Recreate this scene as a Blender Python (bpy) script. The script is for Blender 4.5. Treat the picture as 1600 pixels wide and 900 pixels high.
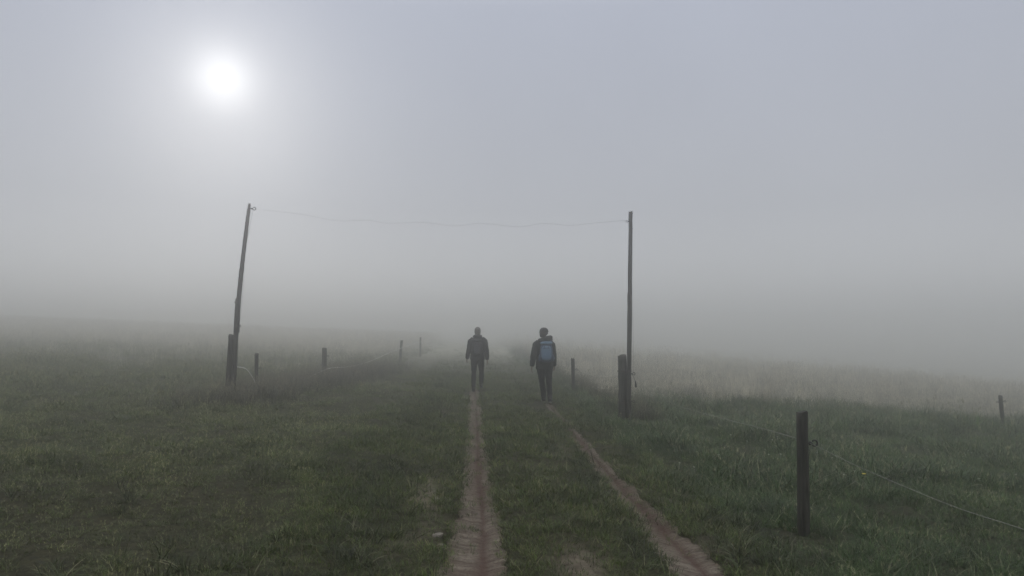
import bpy, bmesh, math, random
import numpy as np
from mathutils import Vector, Matrix, noise

scene = bpy.context.scene
for _o in list(bpy.data.objects):
    bpy.data.objects.remove(_o)
COL = scene.collection
R = math.radians

# ------------------------------------------------------------------ camera
F = 1180.0                      # focal length in photo pixels (1600 wide)
EYE = Vector((0.0, 0.0, 1.6))
PITCH = math.atan(70.0 / F)
cam_d = bpy.data.cameras.new('camera')
cam_d.sensor_width = 36.0
cam_d.lens = 36.0 * F / 1600.0
cam_d.clip_start = 0.05
cam_d.clip_end = 5000.0
cam = bpy.data.objects.new('camera', cam_d)
COL.objects.link(cam)
cam.location = EYE
cam.rotation_euler = (math.pi / 2 + PITCH, 0, 0)
scene.camera = cam

# ------------------------------------------------------------------ sky and sun
SUN_AZ = -21.3                  # degrees, to the left of straight ahead
SUN_EL = 17.7
sun_dir = Vector((math.sin(R(SUN_AZ)) * math.cos(R(SUN_EL)),
                  math.cos(R(SUN_AZ)) * math.cos(R(SUN_EL)), math.sin(R(SUN_EL))))
world = bpy.data.worlds.new('World')
scene.world = world
world.use_nodes = True
nt = world.node_tree
nt.nodes.clear()
N = nt.nodes.new
L = nt.links.new
out = N('ShaderNodeOutputWorld')
sky = N('ShaderNodeTexSky')
sky.sky_type = 'NISHITA'
sky.sun_disc = False
sky.sun_elevation = R(SUN_EL)
sky.sun_rotation = R(SUN_AZ)
sky.air_density = 1.0
sky.dust_density = 0.3
hs = N('ShaderNodeHueSaturation')
hs.inputs['Saturation'].default_value = 0.35
hs.inputs['Value'].default_value = 0.25
L(sky.outputs[0], hs.inputs['Color'])
bg1 = N('ShaderNodeBackground')
bg1.inputs[1].default_value = 0.15
L(hs.outputs[0], bg1.inputs[0])
tc = N('ShaderNodeTexCoord')
# fog bank overhead: brighter towards the zenith, as thick fog under a clear sky is
sep = N('ShaderNodeSeparateXYZ')
L(tc.outputs['Generated'], sep.inputs[0])
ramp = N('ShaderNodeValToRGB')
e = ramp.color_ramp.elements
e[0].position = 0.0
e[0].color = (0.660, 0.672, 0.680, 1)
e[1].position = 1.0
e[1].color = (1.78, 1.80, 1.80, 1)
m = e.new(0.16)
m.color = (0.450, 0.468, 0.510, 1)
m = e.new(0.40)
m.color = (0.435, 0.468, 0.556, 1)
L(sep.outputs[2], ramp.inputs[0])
# the sun's disc and aureole, by angle from the sun's direction
nrm = N('ShaderNodeVectorMath'); nrm.operation = 'NORMALIZE'
L(tc.outputs['Generated'], nrm.inputs[0])
dot = N('ShaderNodeVectorMath'); dot.operation = 'DOT_PRODUCT'
L(nrm.outputs[0], dot.inputs[0])
dot.inputs[1].default_value = sun_dir
def mth(op, a, b=None, clamp=False):
    n = N('ShaderNodeMath'); n.operation = op; n.use_clamp = clamp
    for i, v in enumerate((a, b)):
        if v is None:
            continue
        if isinstance(v, (int, float)):
            n.inputs[i].default_value = v
        else:
            L(v, n.inputs[i])
    return n.outputs[0]
ang = mth('MULTIPLY', mth('ARCCOSINE', mth('MINIMUM', dot.outputs['Value'], 0.9999999)), 180 / math.pi)
def gauss(sig, amp):
    q = mth('DIVIDE', ang, sig)
    return mth('MULTIPLY', mth('EXPONENT', mth('MULTIPLY', mth('MULTIPLY', q, q), -1.0)), amp)
def expo(sig, amp):
    return mth('MULTIPLY', mth('EXPONENT', mth('MULTIPLY', mth('DIVIDE', ang, sig), -1.0)), amp)
glow = mth('ADD', mth('ADD', gauss(2.0, 0.58), gauss(4.2, 0.05)), expo(9.0, 0.02))
gcol = N('ShaderNodeMix'); gcol.data_type = 'RGBA'; gcol.blend_type = 'MULTIPLY'
gcol.inputs[0].default_value = 1.0
gcol.inputs[6].default_value = (1.0, 0.985, 0.95, 1)
L(glow, gcol.inputs[7])
add = N('ShaderNodeMix'); add.data_type = 'RGBA'; add.blend_type = 'ADD'
add.inputs[0].default_value = 1.0
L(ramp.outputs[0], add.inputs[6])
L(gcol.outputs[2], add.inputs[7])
nz = N('ShaderNodeTexNoise'); nz.inputs['Scale'].default_value = 2.6; nz.inputs['Detail'].default_value = 3
L(nrm.outputs[0], nz.inputs['Vector'])
nmr = N('ShaderNodeMapRange'); nmr.inputs['To Min'].default_value = 0.90; nmr.inputs['To Max'].default_value = 1.10
L(nz.outputs['Fac'], nmr.inputs['Value'])
unev = N('ShaderNodeVectorMath'); unev.operation = 'SCALE'
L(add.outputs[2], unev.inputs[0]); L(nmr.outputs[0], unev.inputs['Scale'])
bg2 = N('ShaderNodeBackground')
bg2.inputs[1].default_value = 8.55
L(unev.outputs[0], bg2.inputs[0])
ash = N('ShaderNodeAddShader')
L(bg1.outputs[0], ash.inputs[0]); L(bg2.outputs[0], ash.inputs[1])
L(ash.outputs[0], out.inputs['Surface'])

sun_d = bpy.data.lights.new('sun', 'SUN')
sun_d.energy = 0.5
sun_d.angle = R(11)
sun_d.color = (1.0, 0.95, 0.88)
sun = bpy.data.objects.new('sun', sun_d)
COL.objects.link(sun)
sun.rotation_euler = (-sun_dir).to_track_quat('-Z', 'Y').to_euler()

scene.view_settings.view_transform = 'Standard'
scene.view_settings.look = 'None'
scene.view_settings.gamma = 1.0
scene.view_settings.exposure = -3.2
scene.view_settings.use_curve_mapping = False
cy = scene.cycles
cy.max_bounces = 14
cy.diffuse_bounces = 3
cy.glossy_bounces = 2
cy.transmission_bounces = 4
cy.transparent_max_bounces = 8
cy.volume_bounces = 8
cy.use_denoising = True
cy.sample_clamp_indirect = 4.0

# ------------------------------------------------------------------ helpers
rng = np.random.default_rng(7)
random.seed(11)

def at(u, v, D):
    """photo pixel at ground distance D (metres along the view axis, horizontal)"""
    xc = (u - 800.0) / F
    yc = (450.0 - v) / F
    fy = math.cos(PITCH) - yc * math.sin(PITCH)
    fz = math.sin(PITCH) + yc * math.cos(PITCH)
    return Vector((xc / fy * D, D, EYE.z + fz / fy * D))

def tag(o, label=None, cat=None, group=None, kind=None):
    if label: o['label'] = label
    if cat: o['category'] = cat
    if group: o['group'] = group
    if kind: o['kind'] = kind
    return o

def mesh_obj(name, verts, faces, mat, parent=None, smooth=True):
    me = bpy.data.meshes.new(name)
    me.from_pydata([tuple(v) for v in verts], [], faces)
    me.validate()
    if smooth:
        me.polygons.foreach_set('use_smooth', [True] * len(me.polygons))
    me.materials.append(mat)
    o = bpy.data.objects.new(name, me)
    COL.objects.link(o)
    if parent is not None:
        o.parent = parent
    return o

def empty(name, loc, rz=0.0):
    o = bpy.data.objects.new(name, None)
    COL.objects.link(o)
    o.empty_display_size = 0.1
    o.location = loc
    o.rotation_euler = (0, 0, rz)
    return o

class MB:
    """collects simple shapes into one mesh"""
    def __init__(self):
        self.v = []; self.f = []
    def tube(self, pts, rad, n=10, ref=(1, 0, 0), cap=True, twist=0.0):
        pts = [Vector(p) for p in pts]
        ref = Vector(ref)
        rings = []
        for i, p in enumerate(pts):
            if i == 0: d = pts[1] - pts[0]
            elif i == len(pts) - 1: d = pts[-1] - pts[-2]
            else: d = pts[i + 1] - pts[i - 1]
            d.normalize()
            a = ref - d * ref.dot(d)
            if a.length < 1e-3:
                a = Vector((0, 1, 0)) - d * d.y
            a.normalize()
            b = d.cross(a)
            r = rad[i] if isinstance(rad, (list, tuple)) else rad
            rx, ry = r if isinstance(r, (list, tuple)) else (r, r)
            base = len(self.v)
            for k in range(n):
                t = 2 * math.pi * k / n + twist * i
                self.v.append(p + a * (rx * math.cos(t)) + b * (ry * math.sin(t)))
            rings.append(base)
        for i in range(len(rings) - 1):
            A, B = rings[i], rings[i + 1]
            for k in range(n):
                k2 = (k + 1) % n
                self.f.append((A + k, A + k2, B + k2, B + k))
        if cap:
            for base, p, rev in ((rings[0], pts[0], True), (rings[-1], pts[-1], False)):
                ci = len(self.v); self.v.append(p)
                for k in range(n):
                    k2 = (k + 1) % n
                    self.f.append((base + k2, base + k, ci) if rev else (base + k, base + k2, ci))
        return self
    def ball(self, c, r, n=12, rings=8):
        c = Vector(c)
        rx, ry, rz = r if isinstance(r, (list, tuple)) else (r, r, r)
        base = len(self.v)
        for i in range(1, rings):
            ph = math.pi * i / rings
            for k in range(n):
                t = 2 * math.pi * k / n
                self.v.append(c + Vector((rx * math.sin(ph) * math.cos(t), ry * math.sin(ph) * math.sin(t), -rz * math.cos(ph))))
        for i in range(rings - 2):
            for k in range(n):
                k2 = (k + 1) % n
                a = base + i * n
                self.f.append((a + k, a + k2, a + n + k2, a + n + k))
        b0 = len(self.v); self.v.append(c + Vector((0, 0, -rz)))
        b1 = len(self.v); self.v.append(c + Vector((0, 0, rz)))
        top = base + (rings - 2) * n
        for k in range(n):
            k2 = (k + 1) % n
            self.f.append((base + k2, base + k, b0))
            self.f.append((top + k, top + k2, b1))
        return self
    def box(self, c, s, taper=1.0, rnd=0.0):
        """box centred at c with half sizes s; top scaled by taper"""
        c = Vector(c)
        base = len(self.v)
        for z in (-1, 1):
            t = taper if z > 0 else 1.0
            for x, y in ((-1, -1), (1, -1), (1, 1), (-1, 1)):
                self.v.append(c + Vector((x * s[0] * t, y * s[1] * t, z * s[2])))
        b = base
        self.f += [(b, b + 3, b + 2, b + 1), (b + 4, b + 5, b + 6, b + 7), (b, b + 1, b + 5, b + 4),
                   (b + 1, b + 2, b + 6, b + 5), (b + 2, b + 3, b + 7, b + 6), (b + 3, b, b + 4, b + 7)]
        return self
    def build(self, name, mat, parent=None, smooth=True):
        return mesh_obj(name, self.v, self.f, mat, parent, smooth)

def remeshed(name, mb, mat, parent, voxel, smooth=4, fold=0.0, fscale=9.0):
    """the shapes of mb fused into one continuous surface"""
    o = mb.build(name + '_raw', mat, None)
    md = o.modifiers.new('fuse', 'REMESH'); md.mode = 'VOXEL'; md.voxel_size = voxel
    if smooth:
        sm = o.modifiers.new('soft', 'SMOOTH'); sm.factor = 0.5; sm.iterations = smooth
    dg = bpy.context.evaluated_depsgraph_get()
    me = bpy.data.meshes.new_from_object(o.evaluated_get(dg))
    old = o.data
    bpy.data.objects.remove(o)
    bpy.data.meshes.remove(old)
    me.name = name
    if fold:
        for v in me.vertices:
            p = v.co
            k = noise.noise(Vector((p.x * fscale, p.y * fscale, p.z * fscale * 1.7))) + 0.5 * noise.noise(p * fscale * 2.3)
            v.co = p + v.normal * (fold * k)
    me.polygons.foreach_set('use_smooth', [True] * len(me.polygons))
    me.materials.clear(); me.materials.append(mat)
    r = bpy.data.objects.new(name, me)
    COL.objects.link(r)
    r.parent = parent
    return r

# ------------------------------------------------------------------ materials
def new_mat(name):
    mt = bpy.data.materials.new(name)
    mt.use_nodes = True
    t = mt.node_tree
    t.nodes.clear()
    return mt, t

def mixc(t, fac, a, b, mode='MIX'):
    n = t.nodes.new('ShaderNodeMix'); n.data_type = 'RGBA'; n.blend_type = mode
    for idx, v in ((0, fac), (6, a), (7, b)):
        if isinstance(v, (int, float)):
            n.inputs[idx].default_value = v
        elif isinstance(v, tuple):
            n.inputs[idx].default_value = (*v, 1) if len(v) == 3 else v
        else:
            t.links.new(v, n.inputs[idx])
    return n.outputs[2]

def noise_fac(t, scale, detail=3, lo=0.35, hi=0.65, vec=None, rough=0.55):
    n = t.nodes.new('ShaderNodeTexNoise')
    n.inputs['Scale'].default_value = scale
    n.inputs['Detail'].default_value = detail
    n.inputs['Roughness'].default_value = rough
    if vec is not None:
        t.links.new(vec, n.inputs['Vector'])
    r = t.nodes.new('ShaderNodeMapRange')
    r.inputs['From Min'].default_value = lo
    r.inputs['From Max'].default_value = hi
    t.links.new(n.outputs['Fac'], r.inputs['Value'])
    return r.outputs['Result'], n.outputs['Fac']

def finish(t, color, rough=0.8, spec=0.3, bump=None, bstr=0.3, bdist=0.01):
    p = t.nodes.new('ShaderNodeBsdfPrincipled')
    o = t.nodes.new('ShaderNodeOutputMaterial')
    if isinstance(color, tuple):
        p.inputs['Base Color'].default_value = (*color, 1)
    else:
        t.links.new(color, p.inputs['Base Color'])
    p.inputs['Roughness'].default_value = rough
    p.inputs['Specular IOR Level'].default_value = spec
    if bump is not None:
        b = t.nodes.new('ShaderNodeBump')
        b.inputs['Strength'].default_value = bstr
        b.inputs['Distance'].default_value = bdist
        t.links.new(bump, b.inputs['Height'])
        t.links.new(b.outputs[0], p.inputs['Normal'])
    t.links.new(p.outputs[0], o.inputs['Surface'])
    return p

def grass_mat(name, c_dark, c_light, c_dry, dry_amt=0.25, transl=0.3, patch=None):
    mt, t = new_mat(name)
    at_ = t.nodes.new('ShaderNodeAttribute'); at_.attribute_name = 'tint'
    oi = t.nodes.new('ShaderNodeObjectInfo')
    geo = t.nodes.new('ShaderNodeNewGeometry')
    sepx = t.nodes.new('ShaderNodeSeparateColor')
    t.links.new(at_.outputs['Color'], sepx.inputs[0])
    # R: random per blade, G: height along the blade, B: dryness per blade
    c = mixc(t, sepx.outputs[0], c_dark, c_light)
    pf, _ = noise_fac(t, 0.45, 3, 0.38, 0.62, geo.outputs['Position'])
    c = mixc(t, pf, c, mixc(t, 0.55, c, patch or c_dark))
    dm = t.nodes.new('ShaderNodeMath'); dm.operation = 'LESS_THAN'
    dm.inputs[1].default_value = dry_amt
    t.links.new(sepx.outputs[2], dm.inputs[0])
    c = mixc(t, dm.outputs[0], c, c_dry)
    # slight variation per tuft
    vr = t.nodes.new('ShaderNodeMapRange')
    vr.inputs['To Min'].default_value = 0.45; vr.inputs['To Max'].default_value = 1.45
    t.links.new(oi.outputs['Random'], vr.inputs['Value'])
    cb = t.nodes.new('ShaderNodeCombineColor')
    for i in range(3):
        t.links.new(vr.outputs[0], cb.inputs[i])
    c = mixc(t, 1.0, c, cb.outputs[0], 'MULTIPLY')
    # clumps of paler and darker growth
    cf, _ = noise_fac(t, 1.7, 4, 0.36, 0.64, geo.outputs['Position'])
    c = mixc(t, cf, mixc(t, 1.0, c, (0.62, 0.64, 0.66), 'MULTIPLY'), mixc(t, 1.0, c, (1.18, 1.15, 1.08), 'MULTIPLY'))
    p = t.nodes.new('ShaderNodeBsdfPrincipled')
    t.links.new(c, p.inputs['Base Color'])
    p.inputs['Roughness'].default_value = 0.5
    p.inputs['Specular IOR Level'].default_value = 0.25
    tr = t.nodes.new('ShaderNodeBsdfTranslucent')
    t.links.new(c, tr.inputs['Color'])
    mx = t.nodes.new('ShaderNodeMixShader'); mx.inputs[0].default_value = transl
    t.links.new(p.outputs[0], mx.inputs[1]); t.links.new(tr.outputs[0], mx.inputs[2])
    o = t.nodes.new('ShaderNodeOutputMaterial')
    t.links.new(mx.outputs[0], o.inputs['Surface'])
    return mt

M = {}
M['meadow'] = grass_mat('meadow_grass', (0.018, 0.030, 0.007), (0.132, 0.178, 0.050), (0.260, 0.255, 0.150), 0.10, patch=(0.066, 0.086, 0.026))
M['lush'] = grass_mat('lush_grass', (0.014, 0.030, 0.008), (0.100, 0.165, 0.048), (0.260, 0.260, 0.165), 0.08, patch=(0.040, 0.076, 0.028))
M['turf'] = grass_mat('track_turf', (0.020, 0.036, 0.009), (0.125, 0.172, 0.050), (0.175, 0.165, 0.090), 0.12, patch=(0.064, 0.082, 0.027))
M['coarse'] = grass_mat('coarse_grass', (0.011, 0.018, 0.006), (0.095, 0.122, 0.052), (0.200, 0.195, 0.120), 0.10, patch=(0.030, 0.036, 0.017))
M['dry'] = grass_mat('dry_grass', (0.070, 0.078, 0.046), (0.330, 0.318, 0.255), (0.570, 0.545, 0.460), 0.28, 0.4, patch=(0.110, 0.108, 0.068))
M['bank'] = grass_mat('bank_grass', (0.012, 0.014, 0.008), (0.062, 0.066, 0.038), (0.210, 0.195, 0.145), 0.16, patch=(0.022, 0.022, 0.014))

mt, t = new_mat('thatch_ground'); M['ground'] = mt
geo = t.nodes.new('ShaderNodeNewGeometry')
f1, h1 = noise_fac(t, 0.5, 5, 0.35, 0.65, geo.outputs['Position'])
f2, h2 = noise_fac(t, 14, 6, 0.35, 0.65, geo.outputs['Position'])
c = mixc(t, f1, (0.030, 0.032, 0.016), (0.044, 0.040, 0.022))
c = mixc(t, f2, c, (0.016, 0.015, 0.009))
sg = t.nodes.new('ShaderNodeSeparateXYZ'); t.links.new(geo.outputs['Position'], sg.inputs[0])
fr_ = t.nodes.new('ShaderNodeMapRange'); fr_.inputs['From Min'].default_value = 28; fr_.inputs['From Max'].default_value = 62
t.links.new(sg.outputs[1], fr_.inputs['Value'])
c = mixc(t, fr_.outputs[0], c, mixc(t, f1, (0.225, 0.225, 0.170), (0.285, 0.280, 0.215)))  # far ground paled with distance, fog fade put into its colour
ba = t.nodes.new('ShaderNodeAttribute'); ba.attribute_name = 'bare'
c = mixc(t, ba.outputs['Fac'], c, mixc(t, f2, (0.130, 0.112, 0.084), (0.060, 0.048, 0.036)))
finish(t, c, 0.95, 0.1, h2, 0.8, 0.03)

mt, t = new_mat('rut_soil'); M['soil'] = mt
geo = t.nodes.new('ShaderNodeNewGeometry')
uv = t.nodes.new('ShaderNodeUVMap'); uv.uv_map = 'along'
sx = t.nodes.new('ShaderNodeSeparateXYZ'); t.links.new(uv.outputs[0], sx.inputs[0])
f1, h1 = noise_fac(t, 3.5, 6, 0.34, 0.66, geo.outputs['Position'])
f2, h2 = noise_fac(t, 45, 5, 0.40, 0.62, geo.outputs['Position'])
mp = t.nodes.new('ShaderNodeMapping'); mp.inputs['Scale'].default_value = (3.0, 26.0, 10.0)
t.links.new(geo.outputs['Position'], mp.inputs[0])
f3, h3 = noise_fac(t, 1.0, 5, 0.42, 0.60, mp.outputs[0])
c = mixc(t, f1, (0.058, 0.041, 0.029), (0.108, 0.083, 0.062))
c = mixc(t, f3, c, (0.172, 0.146, 0.114))
c = mixc(t, f2, c, mixc(t, 0.5, c, (0.050, 0.034, 0.026)))
# the moist line pressed by the tyre
at_ = t.nodes.new('ShaderNodeAttribute'); at_.attribute_name = 'moist'
c = mixc(t, at_.outputs['Fac'], c, (0.062, 0.036, 0.027))
hh = t.nodes.new('ShaderNodeMath'); hh.operation = 'ADD'
t.links.new(h2, hh.inputs[0]); t.links.new(h3, hh.inputs[1])
finish(t, c, 0.85, 0.25, hh.outputs[0], 0.9, 0.02)

def wood_mat(name, a, b, d):
    mt, t = new_mat(name)
    tcn = t.nodes.new('ShaderNodeTexCoord')
    mp = t.nodes.new('ShaderNodeMapping'); mp.inputs['Scale'].default_value = (30, 30, 2.2)
    t.links.new(tcn.outputs['Object'], mp.inputs[0])
    f1, h1 = noise_fac(t, 1.5, 6, 0.35, 0.65, mp.outputs[0])
    f2, h2 = noise_fac(t, 3.0, 4, 0.35, 0.65, tcn.outputs['Object'])
    c = mixc(t, f1, a, b)
    c = mixc(t, f2, c, mixc(t, 0.6, c, d))
    finish(t, c, 0.85, 0.2, h1, 1.0, 0.015)
    return mt
M['wood'] = wood_mat('weathered_wood', (0.010, 0.009, 0.008), (0.066, 0.059, 0.050), (0.018, 0.021, 0.014))
M['wood_grey'] = wood_mat('grey_wood', (0.022, 0.021, 0.018), (0.090, 0.084, 0.072), (0.030, 0.033, 0.025))

def plain(name, col, rough=0.8, spec=0.3, var=0.25, scale=30, bstr=0.3, bdist=0.004):
    mt, t = new_mat(name)
    tcn = t.nodes.new('ShaderNodeTexCoord')
    f, h = noise_fac(t, scale, 4, 0.3, 0.7, tcn.outputs['Object'])
    c = mixc(t, f, tuple(x * (1 - var) for x in col), tuple(min(1, x * (1 + var)) for x in col))
    finish(t, c, rough, spec, h, bstr, bdist)
    return mt
M['plastic'] = plain('black_plastic', (0.010, 0.010, 0.011), 0.45, 0.4, 0.15)
M['iron'] = plain('rusty_iron', (0.045, 0.032, 0.025), 0.7, 0.4, 0.4)
M['tape'] = plain('fence_tape', (0.62, 0.62, 0.58), 0.6, 0.3, 0.2, 60)
M['rope'] = plain('twisted_rope', (0.26, 0.26, 0.23), 0.6, 0.3, 0.3, 60)
M['wire'] = plain('fence_wire', (0.20, 0.20, 0.19), 0.5, 0.4, 0.2)
M['skin'] = plain('skin', (0.20, 0.13, 0.10), 0.55, 0.35, 0.08)
M['hair'] = plain('dark_hair', (0.030, 0.022, 0.016), 0.5, 0.4, 0.5, 120, 0.8)
M['hair_grey'] = plain('greying_hair', (0.085, 0.075, 0.062), 0.5, 0.4, 0.45, 110, 0.8)
M['black_cloth'] = plain('black_jacket_cloth', (0.010, 0.010, 0.011), 0.8, 0.2, 0.3, 25)
M['olive_cloth'] = plain('olive_coat_cloth', (0.014, 0.017, 0.013), 0.8, 0.2, 0.35, 25)
M['trouser'] = plain('dark_trouser_cloth', (0.009, 0.009, 0.009), 0.85, 0.15, 0.3, 30)
M['boot'] = plain('brown_boot_leather', (0.018, 0.015, 0.013), 0.6, 0.3, 0.3, 40)
M['sole'] = plain('grey_rubber_sole', (0.20, 0.19, 0.17), 0.8, 0.2, 0.2)
M['knit'] = plain('dark_knit', (0.022, 0.021, 0.022), 0.95, 0.1, 0.4, 140, 0.9)
M['pack_dark'] = plain('charcoal_pack_cloth', (0.028, 0.027, 0.033), 0.7, 0.25, 0.2, 30)
M['pack_blue'] = plain('blue_pack_cloth', (0.075, 0.14, 0.21), 0.6, 0.3, 0.15, 30)
M['pack_pale'] = plain('pale_blue_pack_cloth', (0.095, 0.165, 0.25), 0.6, 0.3, 0.12, 30)
M['pack_navy'] = plain('navy_pack_cloth', (0.022, 0.045, 0.090), 0.6, 0.3, 0.15, 30)
M['stone'] = plain('pale_stone', (0.15, 0.135, 0.115), 0.85, 0.2, 0.25, 18, 0.6, 0.01)
M['petal'] = plain('white_petals', (0.72, 0.72, 0.64), 0.7, 0.2, 0.08)
M['petal_y'] = plain('yellow_petals', (0.62, 0.47, 0.05), 0.7, 0.2, 0.1)

# ------------------------------------------------------------------ terrain shape
LX = np.array([0.0, 3.0, 4.97, 7.4, 10.6, 16.4, 20.5, 30.0, 45.0, 70.0, 120.0])
LV = np.array([-0.10, -0.20, -0.255, -0.326, -0.485, -0.806, -1.02, -1.55, -2.5, -4.2, -7.8])
LW = np.array([0.24, 0.24, 0.225, 0.165, 0.145, 0.15, 0.12, 0.09, 0.08, 0.08, 0.08])
RV = np.array([1.62, 1.52, 1.40, 1.25, 1.12, 0.90, 0.70, 0.20, -0.72, -2.4, -6.0])
RW = np.array([0.24, 0.24, 0.23, 0.16, 0.12, 0.09, 0.07, 0.06, 0.06, 0.06, 0.06])
def cl_left(y): return np.interp(y, LX, LV)
def cl_right(y): return np.interp(y, LX, RV)

def hash_noise(x, y, s):
    """cheap smooth pseudo-noise in about -1..1 (sum of turned sines)"""
    r = 0.0
    a = 1.0
    ph = s
    for k in range(4):
        th = ph * 2.399 + k * 1.13
        r = r + a * np.sin((x * np.cos(th) + y * np.sin(th)) * (1.0 + 0.83 * k) + ph * 5.1 + 1.7 * np.sin((y * np.cos(th) - x * np.sin(th)) * (0.61 + 0.37 * k) + k))
        a *= 0.72
    return r / 2.0

def base_h(x, y):
    a = np.maximum(-x, 0.0)
    ac = np.minimum(a, 40.0)
    hl = 0.028 * ac + 0.00022 * ac ** 2 + np.maximum(a - 40, 0) * 0.0456
    hl = 6.0 * np.tanh(hl / 6.0)
    b = np.maximum(x, 0.0)
    hr = -13.0 * np.tanh((0.065 * np.maximum(b - 0.3, 0) + 0.00040 * np.minimum(b, 45) ** 2 + 0.036 * np.maximum(b - 45, 0)) / 13.0)
    return hl + hr

def bumps(x, y):
    road = np.clip((np.abs(x - 0.5 * (cl_left(y) + cl_right(y))) - 0.8) / 1.2, 0.15, 1)
    near = np.clip(np.hypot(x, y) / 3.0, 0, 1)
    return near * (road * (0.030 * hash_noise(x * 1.1, y * 1.1, 1.3) + 0.05 * hash_noise(x * 0.27, y * 0.27, 2.1)) + 0.012 * hash_noise(x * 3.1, y * 3.1, 0.7))

def ground_h(x, y):
    """the surface one walks on (ruts as shallow troughs)"""
    x = np.asarray(x, float); y = np.asarray(y, float)
    h = base_h(x, y) + bumps(x, y)
    dl = (x - cl_left(y)) / np.interp(y, LX, LW)
    dr = (x - cl_right(y)) / np.interp(y, LX, RW)
    h = h - 0.055 * np.exp(-(dl / 1.1) ** 2) - 0.06 * np.exp(-(dr / 1.1) ** 2)
    mid = 0.5 * (cl_left(y) + cl_right(y))
    h = h + 0.035 * np.exp(-((x - mid) / 0.45) ** 2)
    return h
def gz(x, y): return float(ground_h(x, y))

def sheet_h(x, y):
    """ground sheet: as ground_h, but sunk under the bare soil of the ruts"""
    h = ground_h(x, y)
    dl = np.abs(x - cl_left(y)) / np.interp(y, LX, LW)
    dr = np.abs(x - cl_right(y)) / np.interp(y, LX, RW)
    d = np.minimum(dl, dr)
    return h - 0.05 * np.clip((1.25 - d) / 0.3, 0, 1) * (np.asarray(y) < 60)

def bare(x, y):
    """0..1 where the turf is worn to bare earth beside the ruts"""
    x = np.asarray(x, float); y = np.asarray(y, float)
    fade = np.clip((18 - y) / 6, 0, 1)
    l = np.exp(-((x - cl_left(y) + 0.52) / 0.17) ** 2) * np.clip(0.25 + 1.0 * hash_noise(x * 1.9, y * 1.6, 5.5), 0, 1)
    r = np.exp(-((x - cl_right(y) + 0.34) / 0.16) ** 2) * np.clip(0.1 + 0.9 * hash_noise(x * 1.7, y * 1.3, 4.5), 0, 1)
    c_ = np.exp(-(((x - 0.46) / 0.16) ** 2 + ((y - 5.25) / 0.42) ** 2)) * 0.8
    q = np.exp(-((x - cl_right(y) - 0.30) / 0.14) ** 2) * np.clip(0.2 + hash_noise(x * 1.5, y * 1.8, 7.5), 0, 1) * (y < 8)
    return np.clip((l + r + q) * fade + c_, 0, 1)

def axis(parts):
    r = []
    for a, b, s in parts:
        r += list(np.arange(a, b, s))
    return np.array(r + [parts[-1][1]])
xs = axis([(-500, -200, 100), (-200, -60, 20), (-60, -24, 4), (-24, -9, 1.0), (-9, -3.0, 0.3), (-3.0, 3.0, 0.07), (3.0, 9, 0.3), (9, 24, 1.0), (24, 60, 4), (60, 200, 20), (200, 500, 100)])
ys = axis([(-240, -40, 40), (-40, -8, 4), (-8, 3, 0.5), (3, 24, 0.14), (24, 60, 0.5), (60, 120, 4), (120, 300, 20), (300, 800, 100)])
GX, GY = np.meshgrid(xs, ys)
GZ = sheet_h(GX, GY)
nx, ny = len(xs), len(ys)
verts = np.stack([GX.ravel(), GY.ravel(), GZ.ravel()], 1)
idx = (np.arange(ny - 1)[:, None] * nx + np.arange(nx - 1)[None, :]).ravel()
faces = np.stack([idx, idx + 1, idx + nx + 1, idx + nx], 1)
def np_mesh(name, verts, faces):
    me = bpy.data.meshes.new(name)
    me.vertices.add(len(verts)); me.vertices.foreach_set('co', np.asarray(verts, np.float32).ravel())
    k = faces.shape[1]
    me.loops.add(faces.size); me.loops.foreach_set('vertex_index', faces.astype(np.int32).ravel())
    me.polygons.add(len(faces)); me.polygons.foreach_set('loop_start', np.arange(0, faces.size, k, dtype=np.int32))
    me.update(calc_edges=True)
    me.polygons.foreach_set('use_smooth', [True] * len(faces))
    return me
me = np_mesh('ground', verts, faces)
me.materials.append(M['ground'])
_a = me.attributes.new('bare', 'FLOAT', 'POINT')
_a.data.foreach_set('value', np.clip(bare(GX, GY) * 1.6, 0, 1).ravel().astype(np.float32))
ground = bpy.data.objects.new('ground', me); COL.objects.link(ground)
tag(ground, 'sloping meadow ground fading away into the fog', 'ground', kind='structure')

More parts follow.
